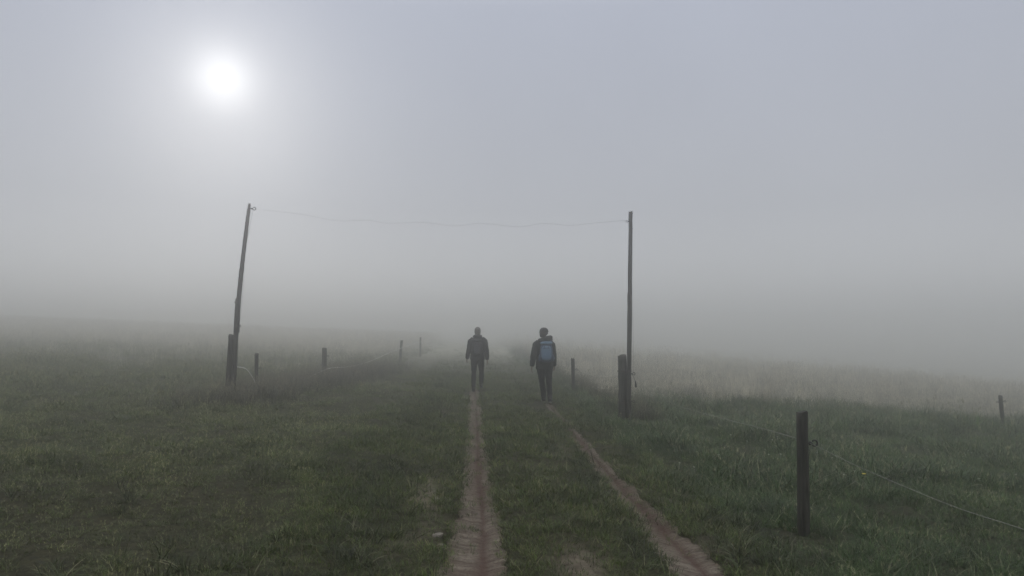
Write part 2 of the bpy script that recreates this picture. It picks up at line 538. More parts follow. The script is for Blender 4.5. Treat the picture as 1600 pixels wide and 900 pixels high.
def rut(name, cl, W, label, seed, moist_off):
    yy = np.concatenate([np.arange(0.5, 16, 0.025), np.arange(16, 34, 0.08), np.arange(34, 60, 0.4)])
    uu = np.linspace(-1.45, 1.45, 37)
    Y, U = np.meshgrid(yy, uu, indexing='ij')
    w = np.interp(Y, LX, W)
    edge = 1.0 + 0.30 * hash_noise(Y * 2.3, np.sign(U) * 3.0, seed) + 0.22 * hash_noise(Y * 9.0, np.sign(U) * 5.0, seed + 1)
    X = np.interp(Y, LX, cl) + U * w * edge
    Z = ground_h(X, Y)
    # clods, tyre lugs and a pressed centre line
    Z = Z + 0.007 * hash_noise(X * 14, Y * 22, seed) + 0.004 * hash_noise(X * 40, Y * 55, seed + 2)
    lug = np.sin(Y * 2 * math.pi / 0.085 + np.abs(U) * 5.0) * np.clip(0.8 - np.abs(U), 0, 0.5)
    Z = Z + 0.006 * lug * np.clip(1.0 + hash_noise(X * 1.7, Y * 1.3, seed + 4), 0, 1)
    off = moist_off + 0.10 * hash_noise(Y * 0.8, Y * 0.0, seed + 6)
    line = np.exp(-((U - off) / (0.20 + 0.10 * hash_noise(Y * 1.1, Y * 0.3, seed + 9))) ** 2)
    Z = Z - 0.014 * line - 0.022
    Z = Z - 0.11 * np.clip((np.abs(U) - 1.02) / 0.38, 0, 1.2)
    v = np.stack([X.ravel(), Y.ravel(), Z.ravel()], 1)
    n, mcol = len(yy), len(uu)
    ii = (np.arange(n - 1)[:, None] * mcol + np.arange(mcol - 1)[None, :]).ravel()
    fc = np.stack([ii, ii + 1, ii + mcol + 1, ii + mcol], 1)
    me = np_mesh(name, v, fc)
    a = me.attributes.new('moist', 'FLOAT', 'POINT')
    patch = np.clip(0.55 + 0.9 * hash_noise(X * 1.2, Y * 0.7, seed + 8), 0, 1)
    mo = np.clip(line * 0.95 + 0.65 * patch * np.clip(1.0 - np.abs(U), 0, 1), 0, 1)
    a.data.foreach_set('value', mo.ravel().astype(np.float32))
    me.materials.append(M['soil'])
    o = bpy.data.objects.new(name, me); COL.objects.link(o)
    return tag(o, label, 'wheel rut', kind='structure')
rut('wheel_rut', LV, LW, 'straight reddish bare soil rut leading to the person in the black jacket', 3.0, 0.22)
rut('wheel_rut', RV, RW, 'slanting reddish bare soil rut leading to the person with the blue backpack', 5.0, 0.3)

# ------------------------------------------------------------------ grass
def blade(V, Fc, T, root, h, w, lean, ang, curl, tint, dry, seg=3):
    ca, sa = math.cos(ang), math.sin(ang)
    px, py = -sa, ca
    base = len(V)
    for i in range(seg + 1):
        s = i / seg
        out_ = lean * s + curl * s * s
        hz = h * (s - 0.35 * min(1.2, abs(curl / max(h, 1e-3))) * s * s * s)
        c = (root[0] + ca * out_, root[1] + sa * out_, root[2] + hz)
        ww = w * (1 - s ** 1.7) * 0.5
        if i < seg:
            V.append((c[0] - px * ww, c[1] - py * ww, c[2])); V.append((c[0] + px * ww, c[1] + py * ww, c[2]))
            T += [(tint, s, dry, 1)] * 2
        else:
            V.append(c); T.append((tint, s, dry, 1))
    for i in range(seg - 1):
        a = base + 2 * i
        Fc.append((a, a + 1, a + 3, a + 2))
    a = base + 2 * (seg - 1)
    Fc.append((a, a + 1, a + 2))

def tuft(name, mat, n, rad, h0, h1, w0, w1, spread, curl, heads=0.0, seg=3):
    V, Fc, T = [], [], []
    for _ in range(n):
        rr = rad * math.sqrt(random.random()); ta = random.random() * 6.283
        root = (rr * math.cos(ta), rr * math.sin(ta), -0.015)
        h = h0 + (h1 - h0) * random.random() ** 1.3
        ang = ta + random.gauss(0, 0.9)
        tint, dry = random.random(), random.random()
        lean = h * spread * random.uniform(0.1, 1.0)
        cu = h * curl * random.uniform(-0.2, 1.0)
        stem = random.random() < heads
        if stem:
            h *= 1.45; lean *= 0.5; cu *= 0.4; dry = 0.0
        w = random.uniform(w0, w1) * (0.6 if stem else 1.0)
        blade(V, Fc, T, root, h, w, lean, ang, cu, tint, dry, seg)
        if stem:
            tip = V[-1]
            for k in range(7):     # a loose seed head
                q = k / 7.0
                p = (tip[0] - math.cos(ang) * 0.02 * q + random.gauss(0, 0.006), tip[1] + random.gauss(0, 0.006), tip[2] - 0.09 * h * 1.6 * q)
                blade(V, Fc, T, p, 0.030 + 0.02 * q, 0.0045, 0.012, random.random() * 6.28, 0.006, random.uniform(0.5, 1), 0.0, 1)
    me = bpy.data.meshes.new(name)
    me.from_pydata(V, [], Fc)
    a = me.color_attributes.new('tint', 'FLOAT_COLOR', 'POINT')
    a.data.foreach_set('color', np.array(T, np.float32).ravel())
    me.materials.append(mat)
    me.polygons.foreach_set('use_smooth', [True] * len(me.polygons))
    return bpy.data.objects.new(name, me)

def scatter(name, x, y, scale, variants, label, cat, tilt=0.15, zoff=0.0, z=None):
    if cat == 'grass':
        ok_ = ~trodden(x, y); x, y, scale = x[ok_], y[ok_], np.asarray(scale)[ok_]
    n = len(x)
    if z is None:
        z = ground_h(x, y) + zoff
    me = bpy.data.meshes.new(name)
    me.vertices.add(n)
    me.vertices.foreach_set('co', np.stack([x, y, z], 1).astype(np.float32).ravel())
    a = me.attributes.new('spin', 'FLOAT_VECTOR', 'POINT')
    rot = np.stack([rng.normal(0, tilt, n), rng.normal(0, tilt, n), rng.uniform(0, 6.283, n)], 1)
    a.data.foreach_set('vector', rot.astype(np.float32).ravel())
    a = me.attributes.new('size', 'FLOAT', 'POINT')
    a.data.foreach_set('value', np.asarray(scale, np.float32))
    a = me.attributes.new('pick', 'INT', 'POINT')
    a.data.foreach_set('value', rng.integers(0, len(variants), n).astype(np.int32))
    o = bpy.data.objects.new(name, me); COL.objects.link(o)
    g = bpy.data.node_groups.new(name, 'GeometryNodeTree')
    g.interface.new_socket('Geometry', in_out='INPUT', socket_type='NodeSocketGeometry')
    g.interface.new_socket('Geometry', in_out='OUTPUT', socket_type='NodeSocketGeometry')
    gi = g.nodes.new('NodeGroupInput'); go = g.nodes.new('NodeGroupOutput')
    jn = g.nodes.new('GeometryNodeJoinGeometry')
    for vo in variants:
        on = g.nodes.new('GeometryNodeObjectInfo')
        on.inputs['Object'].default_value = vo
        on.inputs['As Instance'].default_value = True
        g.links.new(on.outputs['Geometry'], jn.inputs[0])
    ip = g.nodes.new('GeometryNodeInstanceOnPoints')
    g.links.new(gi.outputs[0], ip.inputs['Points'])
    g.links.new(jn.outputs[0], ip.inputs['Instance'])
    ip.inputs['Pick Instance'].default_value = True
    for nm, typ, sock in (('spin', 'FLOAT_VECTOR', 'Rotation'), ('size', 'FLOAT', 'Scale'), ('pick', 'INT', 'Instance Index')):
        na = g.nodes.new('GeometryNodeInputNamedAttribute'); na.data_type = typ
        na.inputs['Name'].default_value = nm
        g.links.new(na.outputs['Attribute'], ip.inputs[sock])
    g.links.new(ip.outputs[0], go.inputs[0])
    md = o.modifiers.new('scatter', 'NODES'); md.node_group = g
    return tag(o, label, cat, kind='stuff')

def wedge(y0, y1, dens, margin=2.5, k=0.74):
    """random ground points over the wedge in view with a margin to either side"""
    w0 = k * y1 + margin
    n = int(2 * w0 * (y1 - y0) * dens)
    x = rng.uniform(-w0, w0, n); y = rng.uniform(y0, y1, n)
    keep = np.abs(x) < k * y + margin
    return x[keep], y[keep]

def bands(spec):
    X, Y, S = [], [], []
    for y0, y1, dens, s in spec:
        x, y = wedge(y0, y1, dens)
        X.append(x); Y.append(y); S.append(np.full(len(x), s))
    return np.concatenate(X), np.concatenate(Y), np.concatenate(S)

def rut_dist(x, y):
    dl = np.abs(x - cl_left(y)) / np.interp(y, LX, LW)
    dr = np.abs(x - cl_right(y)) / np.interp(y, LX, RW)
    return np.minimum(dl, dr)

WALK = [(at(746, 600, 20.6).x, 20.6), (at(850, 620, 17.15).x, 17.15)]
def trodden(x, y):
    m_ = np.zeros(len(x), bool)
    for wx, wy in WALK:
        m_ |= (np.abs(x - wx) < 0.30) & (y > wy - 1.6) & (y < wy + 0.7)
    return m_ & (rng.random(len(x)) < 0.88)
def fence_left(y): return np.interp(y, [0, 10, 17, 24, 36, 60, 120], [-6.5, -6.5, -6.4, -6.0, -5.4, -6.2, -9.5])
def fence_right(y): return np.interp(y, [0, 6.9, 14.7, 22, 60, 120], [3.1, 2.66, 2.2, 1.82, 0.0, -3.5])
def dry_start(x): return 19.0 + 0.28 * (x - 4.0) + 1.5 * hash_noise(x * 0.5, x * 0.2, 4.4)

t_meadow = [tuft('meadow_tuft', M['meadow'], 26, 0.13, 0.03, 0.14, 0.004, 0.010, 1.5, 1.9, 0.04) for _ in range(14)]
t_lush = [tuft('lush_tuft', M['lush'], 28, 0.12, 0.04, 0.19, 0.004, 0.010, 1.1, 1.5, 0.02) for _ in range(14)]
t_turf = [tuft('turf_tuft', M['turf'], 24, 0.10, 0.02, 0.080, 0.004, 0.009, 1.0, 1.1, 0.0) for _ in range(10)]
t_coarse = [tuft('coarse_tuft', M['coarse'], 22, 0.07, 0.08, 0.21, 0.006, 0.012, 1.1, 1.3, 0.0, 4) for _ in range(8)]
t_dry = [tuft('dry_tuft', M['dry'], 30, 0.18, 0.22, 0.52, 0.004, 0.008, 0.40, 0.6, 0.6) for _ in range(8)]
t_bank = [tuft('bank_tuft', M['bank'], 30, 0.14, 0.14, 0.40, 0.004, 0.009, 0.6, 0.8, 0.14) for _ in range(8)]

# open meadow left of the track
x, y, s = bands([(2.6, 9, 150, 1.0), (9, 16, 95, 1.12), (16, 30, 42, 1.4), (30, 60, 12, 1.9), (60, 110, 2.2, 2.8)])
edge = -1.9 + 0.35 * hash_noise(y * 0.7, y * 0.0, 3.3) - np.clip(y - 8, 0, 30) * 0.055
left = x < edge
s2 = s * (0.85 + 0.35 * hash_noise(x * 0.8, y * 0.8, 9.1)) * np.where(x > fence_left(y) + 0.3, 0.62, 1.0)
s2 = s2 * (0.95 + 0.40 * hash_noise(x * 2.6, y * 2.6, 4.7)); s2 = np.clip(s2, 0.40, 4)
k = left & (rng.random(len(x)) < np.where(x > fence_left(y), np.clip(1.0 - (y - 24) / 22, 0.1, 1), np.clip(1.0 - (y - 28) / 45, 0.25, 1)))
scatter('meadow_grass', x[k], y[k], s2[k], t_meadow, 'olive green meadow grass spreading left of the track', 'grass', 0.2)
# lusher grass right of the track, and the far ground behind the dry stand
redge = 1.88 + 0.2 * hash_noise(y * 0.9, y * 0.0, 6.3) - np.clip(y - 8, 0, 40) * 0.045
k = (x > redge) & ~((y > dry_start(x) + 1.5) & (x > fence_right(y) + 1.0) & (rng.random(len(x)) < 0.7))
near_post = np.exp(-((x - 2.66) ** 2 + (y - 6.7) ** 2) / 0.12)
sl = s * (0.95 + 0.55 * hash_noise(x * 1.5, y * 1.5, 7.7)) * (1 - 0.6 * near_post) * np.clip(0.62 + (y - 4) * 0.05, 0.62, 1) * np.where(x < fence_right(y) - 0.1, 0.65, 1.0)
scatter('lush_grass', x[k], y[k], np.clip(sl, 0.4, 4)[k], t_lush, 'thick dark green grass right of the track', 'grass', 0.2)
# tall bleached grass beyond the right-hand fence
x, y, s = bands([(15, 30, 34, 1.0), (30, 60, 14, 1.35), (60, 110, 3.0, 2.0)])
k = (x > fence_right(y) + 0.5) & (y > dry_start(x))
dens = np.clip(0.45 + 0.9 * hash_noise(x * 0.55, y * 0.9, 1.9), 0.10, 1) * np.clip((y - dry_start(x)) / 2.5, 0.15, 1) * np.clip(1.25 - (y - dry_start(x)) / 45, 0.4, 1)
k &= rng.random(len(x)) < dens
scatter('dry_grass', x[k], y[k], (s * (0.85 + 0.35 * hash_noise(x * 0.9, y * 0.9, 2.9)))[k], t_dry, 'tall bleached dry grass beyond the right-hand fence', 'grass', 0.12)
# pale tufts added far left; their colour stands in for thicker fog
x, y, s = bands([(24, 45, 5, 0.8), (45, 70, 5, 1.2), (70, 120, 2.5, 2.0)])
k = (x < fence_left(y) - 1.5) & (rng.random(len(x)) < np.clip((y - 22) / 40, 0, 1))
scatter('fog_pale_tufts', x[k], y[k], (s * rng.uniform(0.7, 1.1, len(x)))[k], t_dry, 'pale grass tufts added on the far left, coloured to stand in for fog', 'grass', 0.15)
# short turf on the track: the middle strip and both verges
x, y, s = bands([(2.6, 8, 330, 0.9), (8, 16, 190, 1.1), (16, 30, 70, 1.5), (30, 60, 18, 2.2), (60, 100, 4, 3.0)])
on = (x > edge.min() - 9) & (x < 3.2)
x, y, s = x[on], y[on], s[on]
el = -2.1 + 0.35 * hash_noise(y * 0.7, y * 0.0, 3.3) - np.clip(y - 8, 0, 30) * 0.055
er = 2.1 - np.clip(y - 8, 0, 40) * 0.045
rd = rut_dist(x, y) * (1 + 0.18 * hash_noise(x * 5, y * 5, 8.2))
k = (x > el) & (x < er)
encroach = np.clip((y - 9) / 14, 0, 1) * np.clip(0.5 + 0.8 * hash_noise(x * 2.1, y * 1.1, 9.5), 0, 1)
worn = np.clip((rd - 0.72 + 0.60 * encroach) / 0.50, 0.03, 1)
k &= rng.random(len(x)) < worn * (1 - 0.80 * bare(x, y)) * np.clip(1.0 - (y - 24) / 24, 0.12, 1)
st = s * (0.85 + 0.3 * hash_noise(x * 1.5, y * 1.5, 2.2))
scatter('track_turf', x[k], y[k], np.clip(st, 0.4, 4)[k], t_turf, 'short trodden turf between and beside the wheel ruts', 'grass', 0.25)
# coarse darker tussocks along both sides of the ruts and in the near left corner
x, y, s = bands([(2.6, 9, 80, 0.9), (9, 16, 40, 1.0), (16, 30, 14, 1.3)])
d_l = (x - cl_left(y)); d_r = (x - cl_right(y))
pl = 0.7 * np.exp(-((d_l + 0.85) / 0.35) ** 2) * np.clip(0.55 + 0.7 * hash_noise(x * 1.1, y * 0.8, 1.1), 0, 1)
pr = np.exp(-((d_r + 0.40) / 0.17) ** 2) * 0.55
pr2 = np.exp(-((d_r - 0.62) / 0.3) ** 2) * np.clip(0.4 + 0.8 * hash_noise(x * 0.9, y * 0.7, 6.1), 0, 1)
pc = (x < -1.2) * np.clip(0.05 + 0.35 * hash_noise(x * 0.9, y * 0.9, 3.9), 0, 0.4) * np.clip((9 - y) / 3, 0, 1)
k = (rng.random(len(x)) < np.clip(pl + pr + pr2 + pc, 0, 1) * (1 - 0.9 * bare(x, y))) & (rut_dist(x, y) > 1.15)
scatter('coarse_grass', x[k], y[k], (s * rng.uniform(0.45, 0.95, len(x)))[k], t_coarse, 'coarse dark tussocky grass edging the wheel ruts', 'grass', 0.3)
# rank grass along the two fences
x, y, s = bands([(5.5, 14, 24, 0.7), (14, 30, 95, 0.85), (30, 60, 26, 1.1)])
dl = x - fence_left(y); dr = x - fence_right(y)
k = (rng.random(len(x)) < np.clip(np.exp(-((dl - 0.45) / 0.85) ** 2) * np.clip((y - 14.0) / 1.5, 0, 1) * np.clip((34 - y) / 8, 0, 1) + 0.7 * np.exp(-((dr - 0.5) / 0.35) ** 2) * (y > 15), 0, 1))
scatter('bank_grass', x[k], y[k], (s * rng.uniform(0.7, 1.2, len(x)))[k], t_bank, 'rank unmown grass along the fence lines', 'grass', 0.18)

# clover heads dotted through the grass on the right
def flower(name, mat, stem):
    mb = MB()
    for i in range(9):
        a = i * 2.4; q = 0.004 * math.sqrt(i)
        mb.tube([(q * math.cos(a), q * math.sin(a), 0), (q * 1.9 * math.cos(a), q * 1.9 * math.sin(a), 0.008)], [0.0022, 0.003], 5)
    mb.tube([(0, 0, -stem), (0, 0, 0)], 0.001, 4)
    o = mb.build(name, mat); COL.objects.unlink(o)
    return o
fl = [flower('clover_head', M['petal'], 0.12)]
x, y = wedge(6.8, 16, 2.6)
k = (x > 1.9) & (rng.random(len(x)) < np.clip(0.4 + hash_noise(x * 0.8, y * 0.8, 5.7), 0, 1))
scatter('clover_flowers', x[k], y[k], rng.uniform(0.45, 0.8, k.sum()), fl, 'tiny white clover heads scattered through the grass on the right', 'flowers', 0.2, 0.11)

# gravel on the bare soil
def pebble(name):
    bm = bmesh.new(); bmesh.ops.create_icosphere(bm, subdivisions=1, radius=0.01)
    for v in bm.verts:
        v.co *= random.uniform(0.7, 1.2); v.co.z *= 0.6
    me = bpy.data.meshes.new(name); bm.to_mesh(me); bm.free(); me.materials.append(M['stone'])
    return bpy.data.objects.new(name, me)
pv = [pebble('pebble') for _ in range(5)]
n = 2600
y = rng.uniform(3, 16, n); side = rng.random(n) < 0.5
x = np.where(side, cl_left(y), cl_right(y)) + rng.normal(0, 0.75, n) * np.where(side, np.interp(y, LX, LW), np.interp(y, LX, RW))
scatter('gravel', x, y, rng.uniform(0.15, 0.75, n) ** 1.3, pv, 'small pale gravel strewn in the wheel ruts', 'gravel', 0.5, 0.002)

# a few single pale stones beside the left rut
def stone(label, u, v, D, r, seed):
    random.seed(seed)
    p = at(u, v, D)
    bm = bmesh.new(); bmesh.ops.create_icosphere(bm, subdivisions=2, radius=r)
    off = Vector((seed, seed * 2.1, 0))
    for q in bm.verts:
        d = noise.noise(q.co / r * 1.3 + off)
        q.co *= 1 + 0.3 * d; q.co.z *= 0.55; q.co.x *= 1.25
    me = bpy.data.meshes.new('stone'); bm.to_mesh(me); bm.free(); me.materials.append(M['stone'])
    o = bpy.data.objects.new('stone', me); COL.objects.link(o)
    o.location = (p.x, p.y, gz(p.x, p.y) + r * 0.16)
    o.rotation_euler = (0, 0, seed)
    tag(o, label, 'stone', 'pale stones beside the left rut')
stone('largest flat pale stone in the turf left of the left rut', 684, 832, 6.05, 0.040, 1.0)
stone('small pale stone just below the largest stone beside the left rut', 688, 848, 5.8, 0.022, 2.0)
stone('pale stone in the worn patch halfway along the left rut', 683, 783, 7.2, 0.030, 3.0)

# ------------------------------------------------------------------ posts, poles, wires
def post_mesh(mb, base, top, r0, r1, n=14, seed=0.0, sub=10, flat=1.0):
    base, top = Vector(base), Vector(top)
    b0 = len(mb.v)
    pts = [base.lerp(top, i / sub) for i in range(sub + 1)]
    wob = [Vector((0.10 * r0 * noise.noise(Vector((seed, i * 0.9, 1.0))), 0.10 * r0 * noise.noise(Vector((seed, i * 0.9, 7.0))), 0)) for i in range(sub + 1)]
    pts = [p + w for p, w in zip(pts, wob)]
    rad = [(r0 + (r1 - r0) * i / sub) for i in range(sub + 1)]
    rad = [(q, q * flat) for q in rad]
    # worn rim
    mb.tube(pts + [top + (top - base).normalized() * 0.006], rad + [(rad[-1][0] * 0.90, rad[-1][1] * 0.90)], n)
    for i in range(b0, len(mb.v) - 2):
        v = mb.v[i]
        t = (v - base).dot((top - base).normalized())
        ax = base + (top - base).normalized() * t
        d = v - ax
        ang = math.atan2(d.y, d.x)
        kk = noise.noise(Vector((math.cos(ang) * 1.4 + seed, math.sin(ang) * 1.4, t * 1.5))) * 0.13 + noise.noise(Vector((math.cos(ang) * 4 + seed, math.sin(ang) * 4, t * 5))) * 0.06
        mb.v[i] = ax + d * (1 + kk)
    return mb

def insulator(parent, loc, side=1, ring=True, s=1.0):
    """black screw-in ring insulator: shank, collar and pigtail ring"""
    mb = MB()
    x0 = loc[0]; z = loc[2]; y = loc[1]
    mb.tube([(x0 - side * 0.02 * s, y, z), (x0 + side * 0.030 * s, y, z)], [0.007 * s, 0.007 * s], 8, (0, 0, 1))
    mb.tube([(x0 + side * 0.004 * s, y, z), (x0 + side * 0.016 * s, y, z), (x0 + side * 0.026 * s, y, z)], [0.016 * s, 0.018 * s, 0.011 * s], 10, (0, 0, 1))
    c = Vector((x0 + side * 0.052 * s, y, z))
    pts = []
    for i in range(15):
        a = math.pi + (i / 14) * math.radians(320)
        pts.append(c + Vector((side * 0.024 * s * math.cos(a), 0.004 * s * (i / 7 - 1), 0.024 * s * math.sin(a))))
    mb.tube(pts, 0.0075 * s, 8, (0, 1, 0))
    return mb.build('insulator', M['plastic'], parent)

def fence_post(label, u, D, vtop, r, insul=(), lean=(0, 0), seed=1.0, mat='wood', group='posts of the electric fence', flat=1.0):
    topp = at(u, vtop, D)
    bx, by = topp.x - lean[0], topp.y - lean[1]
    z0 = gz(bx, by)
    root = empty('fence_post', (bx, by, z0))
    h = topp.z - z0
    mb = MB()
    post_mesh(mb, (0, 0, -0.25), (lean[0], lean[1], h - 0.006), r * 1.04, r * 0.97, 14, seed, 12, flat)
    mb.build('post_shaft', M[mat], root)
    for (v, side) in insul:
        zz = at(u, v, D).z - z0
        k = zz / h
        insulator(root, (lean[0] * k + side * r, lean[1] * k - 0.01, zz), side, s=1.05 if D < 10 else 0.95)
    tag(root, label, 'fence post', group)
    return root

G_R = 'posts of the right-hand fence'
G_L = 'posts of the left-hand fence'
p_near = fence_post('dark weathered round post with a black ring insulator in the right foreground', 1253, 6.9, 643, 0.052, [(692, 1)], (0.012, 0.01), 1.0, group=G_R)
p_rf = fence_post('thin fogged post with two insulators just right of the person with the blue backpack', 895, 22.0, 560, 0.052, [(577, 1), (596, 1)], (-0.02, 0), 2.0, group=G_R)
p_rg = fence_post('thick flat-topped short post standing against the straight right-hand pole', 972.3, 14.72, 556, 0.088, [], (-0.01, 0), 3.0, 'wood_grey', G_R)
p_lg = fence_post('leaning thick short post standing against the crooked left-hand pole', 362.5, 17.0, 524, 0.075, [(573, 1)], (0.06, 0), 4.0, group=G_L)
p_l1 = fence_post('slim post with one insulator beside the leaning left-hand pole', 401, 19.0, 552, 0.048, [(575, 1)], (-0.01, 0), 5.0, group=G_L)
p_l2 = fence_post('thick pale fogged post with slack white tape tied low', 507, 24.0, 544, 0.076, [(556, 1)], (0, 0), 6.0, 'wood_grey', G_L)
p_l3 = fence_post('faint tilted post in the fog beyond the slack white tape', 627.5, 36.0, 532, 0.062, [], (0.09, 0), 7.0, 'wood_grey', G_L)
p_l4 = fence_post('faintest farthest post of the left-hand fence nearly lost in fog', 657, 46.0, 527, 0.06, [], (0, 0), 8.0, 'wood_grey', G_L)
p_far = fence_post('lone knobbly post with two insulators in dry grass at the right edge', 1563, 20.5, 618, 0.052, [(628, -1), (627, 1)], (-0.06, 0), 9.0, group='posts of the far right fence')

# straight right pole, a squared stake lashed to its post
base = at(981.5, 655, 14.62); zb = gz(base.x, base.y)
top = at(985.5, 331, 14.62)
pole_r = empty('tall_pole', (base.x, base.y, zb))
mb = MB()
post_mesh(mb, (0, 0, -0.3), (top.x - base.x, 0, top.z - zb), 0.048, 0.040, 10, 11.0, 26, 0.9)
mb.build('pole_shaft', M['wood_grey'], pole_r)
for v in (584, 627):
    q = at(984, v, 14.62)
    insulator(pole_r, (0.047 + (top.x - base.x) * (q.z - zb) / (top.z - zb), -0.01, q.z - zb), 1, s=0.95)
q = at(983, 346, 14.62)
insulator(pole_r, (top.x - base.x - 0.042, 0, q.z - zb), -1, s=0.7)
for dz in (0.95, 0.35):
    mb = MB(); ring = []
    for i in range(73):
        a = 2 * math.pi * i / 24
        ring.append((-0.055 + 0.135 * math.cos(a), 0.06 + 0.125 * math.sin(a), dz + 0.010 * i / 24))
    mb.tube(ring, 0.003, 6, (0, 0, 1))
    mb.build('binding_wire', M['iron'], pole_r)
tag(pole_r, 'tall straight wooden pole right of the track carrying the overhead wire', 'pole', 'tall poles of the overhead gateway')

# crooked left pole made of two lengths
base = at(366, 612, 16.93); zb = gz(base.x, base.y)
pole_l = empty('tall_pole', (base.x, base.y, zb))
def loc(u, v, D=16.93):
    p = at(u, v, D); return Vector((p.x - base.x, p.y - base.y, p.z - zb))
mb = MB()
pl_ = [loc(363, 622)] + [loc(u, v) for u, v in ((366, 580), (368, 540), (369.5, 500), (371.5, 466))]
mb.tube(pl_, [0.06, 0.058, 0.055, 0.052, 0.050], 12)
mb.build('lower_length', M['wood'], pole_l)
mb = MB()
up = [loc(u, v, 16.88) for u, v in ((370.5, 520), (371.5, 490), (373.5, 462), (376.5, 430), (380, 400), (383.5, 370), (386.5, 345), (388.5, 330), (390, 318))]
mb.tube(up, [0.050, 0.050, 0.052, 0.050, 0.047, 0.045, 0.041, 0.040, 0.026], 12)
mb.build('upper_length', M['wood'], pole_l)
for dv in (474, 511):
    mb = MB(); c = loc(371.5, dv, 16.9)
    ring = [(c.x + 0.066 * math.cos(2 * math.pi * i / 20), c.y + 0.088 * math.sin(2 * math.pi * i / 20), c.z + 0.012 * i / 20) for i in range(81)]
    mb.tube(ring, 0.003, 6, (0, 0, 1))
    mb.build('binding_wire', M['iron'], pole_l)
q = loc(390.5, 326, 16.88)
insulator(pole_l, (q.x + 0.03, q.y, q.z), 1, s=1.35)
tag(pole_l, 'tall crooked leaning pole spliced from two lengths left of the track', 'pole', 'tall poles of the overhead gateway')

def smooth_path(pts, n=12):
    """Catmull-Rom through the points"""
    pts = [Vector(p) for p in pts]
    P = [pts[0] * 2 - pts[1]] + pts + [pts[-1] * 2 - pts[-2]]
    r = []
    for i in range(1, len(P) - 2):
        for k in range(n):
            t = k / n
            a, b, c, d = P[i - 1], P[i], P[i + 1], P[i + 2]
            r.append(0.5 * (2 * b + (c - a) * t + (2 * a - 5 * b + 4 * c - d) * t * t + (3 * b - a - 3 * c + d) * t ** 3))
    r.append(pts[-1])
    return r

def strand(name, pts, r, mat, label, cat, n=12, flat=None, twist=0.0):
    p = smooth_path(pts, n)
    mb = MB()
    rad = r if flat is None else [(r, r * flat)] * len(p)
    mb.tube(p, rad, 6, (0, 0, 1), True, twist)
    o = mb.build(name, mat, None)
    return tag(o, label, cat)

# overhead wire, kinked as it hangs
over = []
kz = [(397, 327), (440, 331), (478, 336), (527, 345), (575, 344), (606, 349), (660, 347.5), (710, 353), (752, 349), (810, 354.5), (848, 349), (890, 352), (935, 348), (979.5, 344)]
for i, (u, v) in enumerate(kz):
    q = (u - 397) / (979.5 - 397)
    D = 1 / ((1 - q) / 16.88 + q / 14.62)
    over.append(at(u, v, D))
strand('overhead_wire', over, 0.0018, M['wire'], 'thin kinked wire sagging between the tops of the two tall poles', 'wire')
# lead wire down the crooked pole
strand('lead_wire', [at(395, 330, 16.85), at(384, 390, 16.82), at(378, 470, 16.8), at(372, 530, 16.8), at(369.5, 572, 16.9)], 0.003, M['wire'],
       'thin lead wire hanging down beside the crooked left-hand pole', 'wire')
strand('lead_wire', [at(983, 347, 14.5), at(986.5, 420, 14.48), at(989, 500, 14.46), at(989.5, 583, 14.55)], 0.002, M['wire'],
       'thin lead wire hanging down beside the straight right-hand pole', 'wire')
# slack tape along the left fence
def on_ground(u, v, D, lift):
    p = at(u, v, D); p.z = max(p.z, gz(p.x, p.y) + lift); return p
tape = [at(370.5, 573, 16.95), at(385, 577, 17.3), at(396, 592, 17.9), at(408, 612, 18.4), on_ground(440, 612, 19.8, 0.06), on_ground(474, 594, 21.8, 0.12),
        at(513, 576, 23.9), at(545, 573, 26.6), at(575, 565.5, 29.6), at(604, 553, 33.0), at(629.5, 543, 35.9), at(658, 534, 45.9)]
strand('fence_tape', tape, 0.011, M['tape'], 'slack white electric tape drooping along the left-hand fence', 'fence tape', 14, 0.30, 0.22)
# twisted wire on the right fence
rt = [at(896.5, 577, 21.95), at(925, 588, 18.6), at(955, 590, 16.2), at(988, 585, 14.58), at(1015, 612, 12.6), at(1062, 635, 10.7), at(1130, 654, 8.95), at(1200, 672, 7.7), at(1263.5, 692, 6.88),
      at(1330, 724, 6.3), at(1420, 763, 5.7), at(1500, 795, 5.3), at(1590, 824, 4.95), at(1720, 868, 4.6), at(1850, 905, 4.35), Vector((4.35, 4.05, gz(4.35, 4.05) + 0.02))]
strand('fence_wire', rt, 0.0030, M['rope'], 'twisted pale electric wire running along the right-hand fence past the near post', 'fence wire', 26, 0.12, 0.42)
# a hook-ended gate handle dangling from the straight pole
hx = at(993, 598, 14.5)
gh = empty('gate_handle', (hx.x, hx.y, hx.z))
MB().tube([(0.01, 0, -0.09), (0.004, 0, -0.03), (-0.004, 0, 0.03)], [0.014, 0.016, 0.011], 10).build('grip', M['plastic'], gh)
MB().tube([(-0.004, 0, 0.03), (-0.012, 0, 0.055), (-0.035, 0.02, 0.10), (-0.06, 0.03, at(988, 584, 14.5).z - hx.z)], 0.003, 6).build('hook', M['iron'], gh)
tag(gh, 'small dark gate handle dangling beside the straight right-hand pole', 'gate handle')

# a yellow flower in the right-hand grass
fx = at(1347, 712, 8.4); z0 = gz(fx.x, fx.y)
fr = empty('yellow_flower', (fx.x, fx.y, z0))
MB().tube([(0, 0, -0.02), (0.01, 0, 0.15), (0.015, 0, 0.29)], [0.0025, 0.002, 0.002], 6).build('stem', M['lush'], fr)
mb = MB()
for i in range(11):
    a = i * 2 * math.pi / 11
    mb.tube([(0.015, 0, 0.29), (0.015 + 0.012 * math.cos(a), 0.012 * math.sin(a), 0.298), (0.015 + 0.022 * math.cos(a), 0.022 * math.sin(a), 0.296)], [0.003, (0.005, 0.0015), 0.002], 6)
mb.build('flower_head', M['petal_y'], fr)
tag(fr, 'single yellow flower in the lush grass behind the near right post', 'flower')

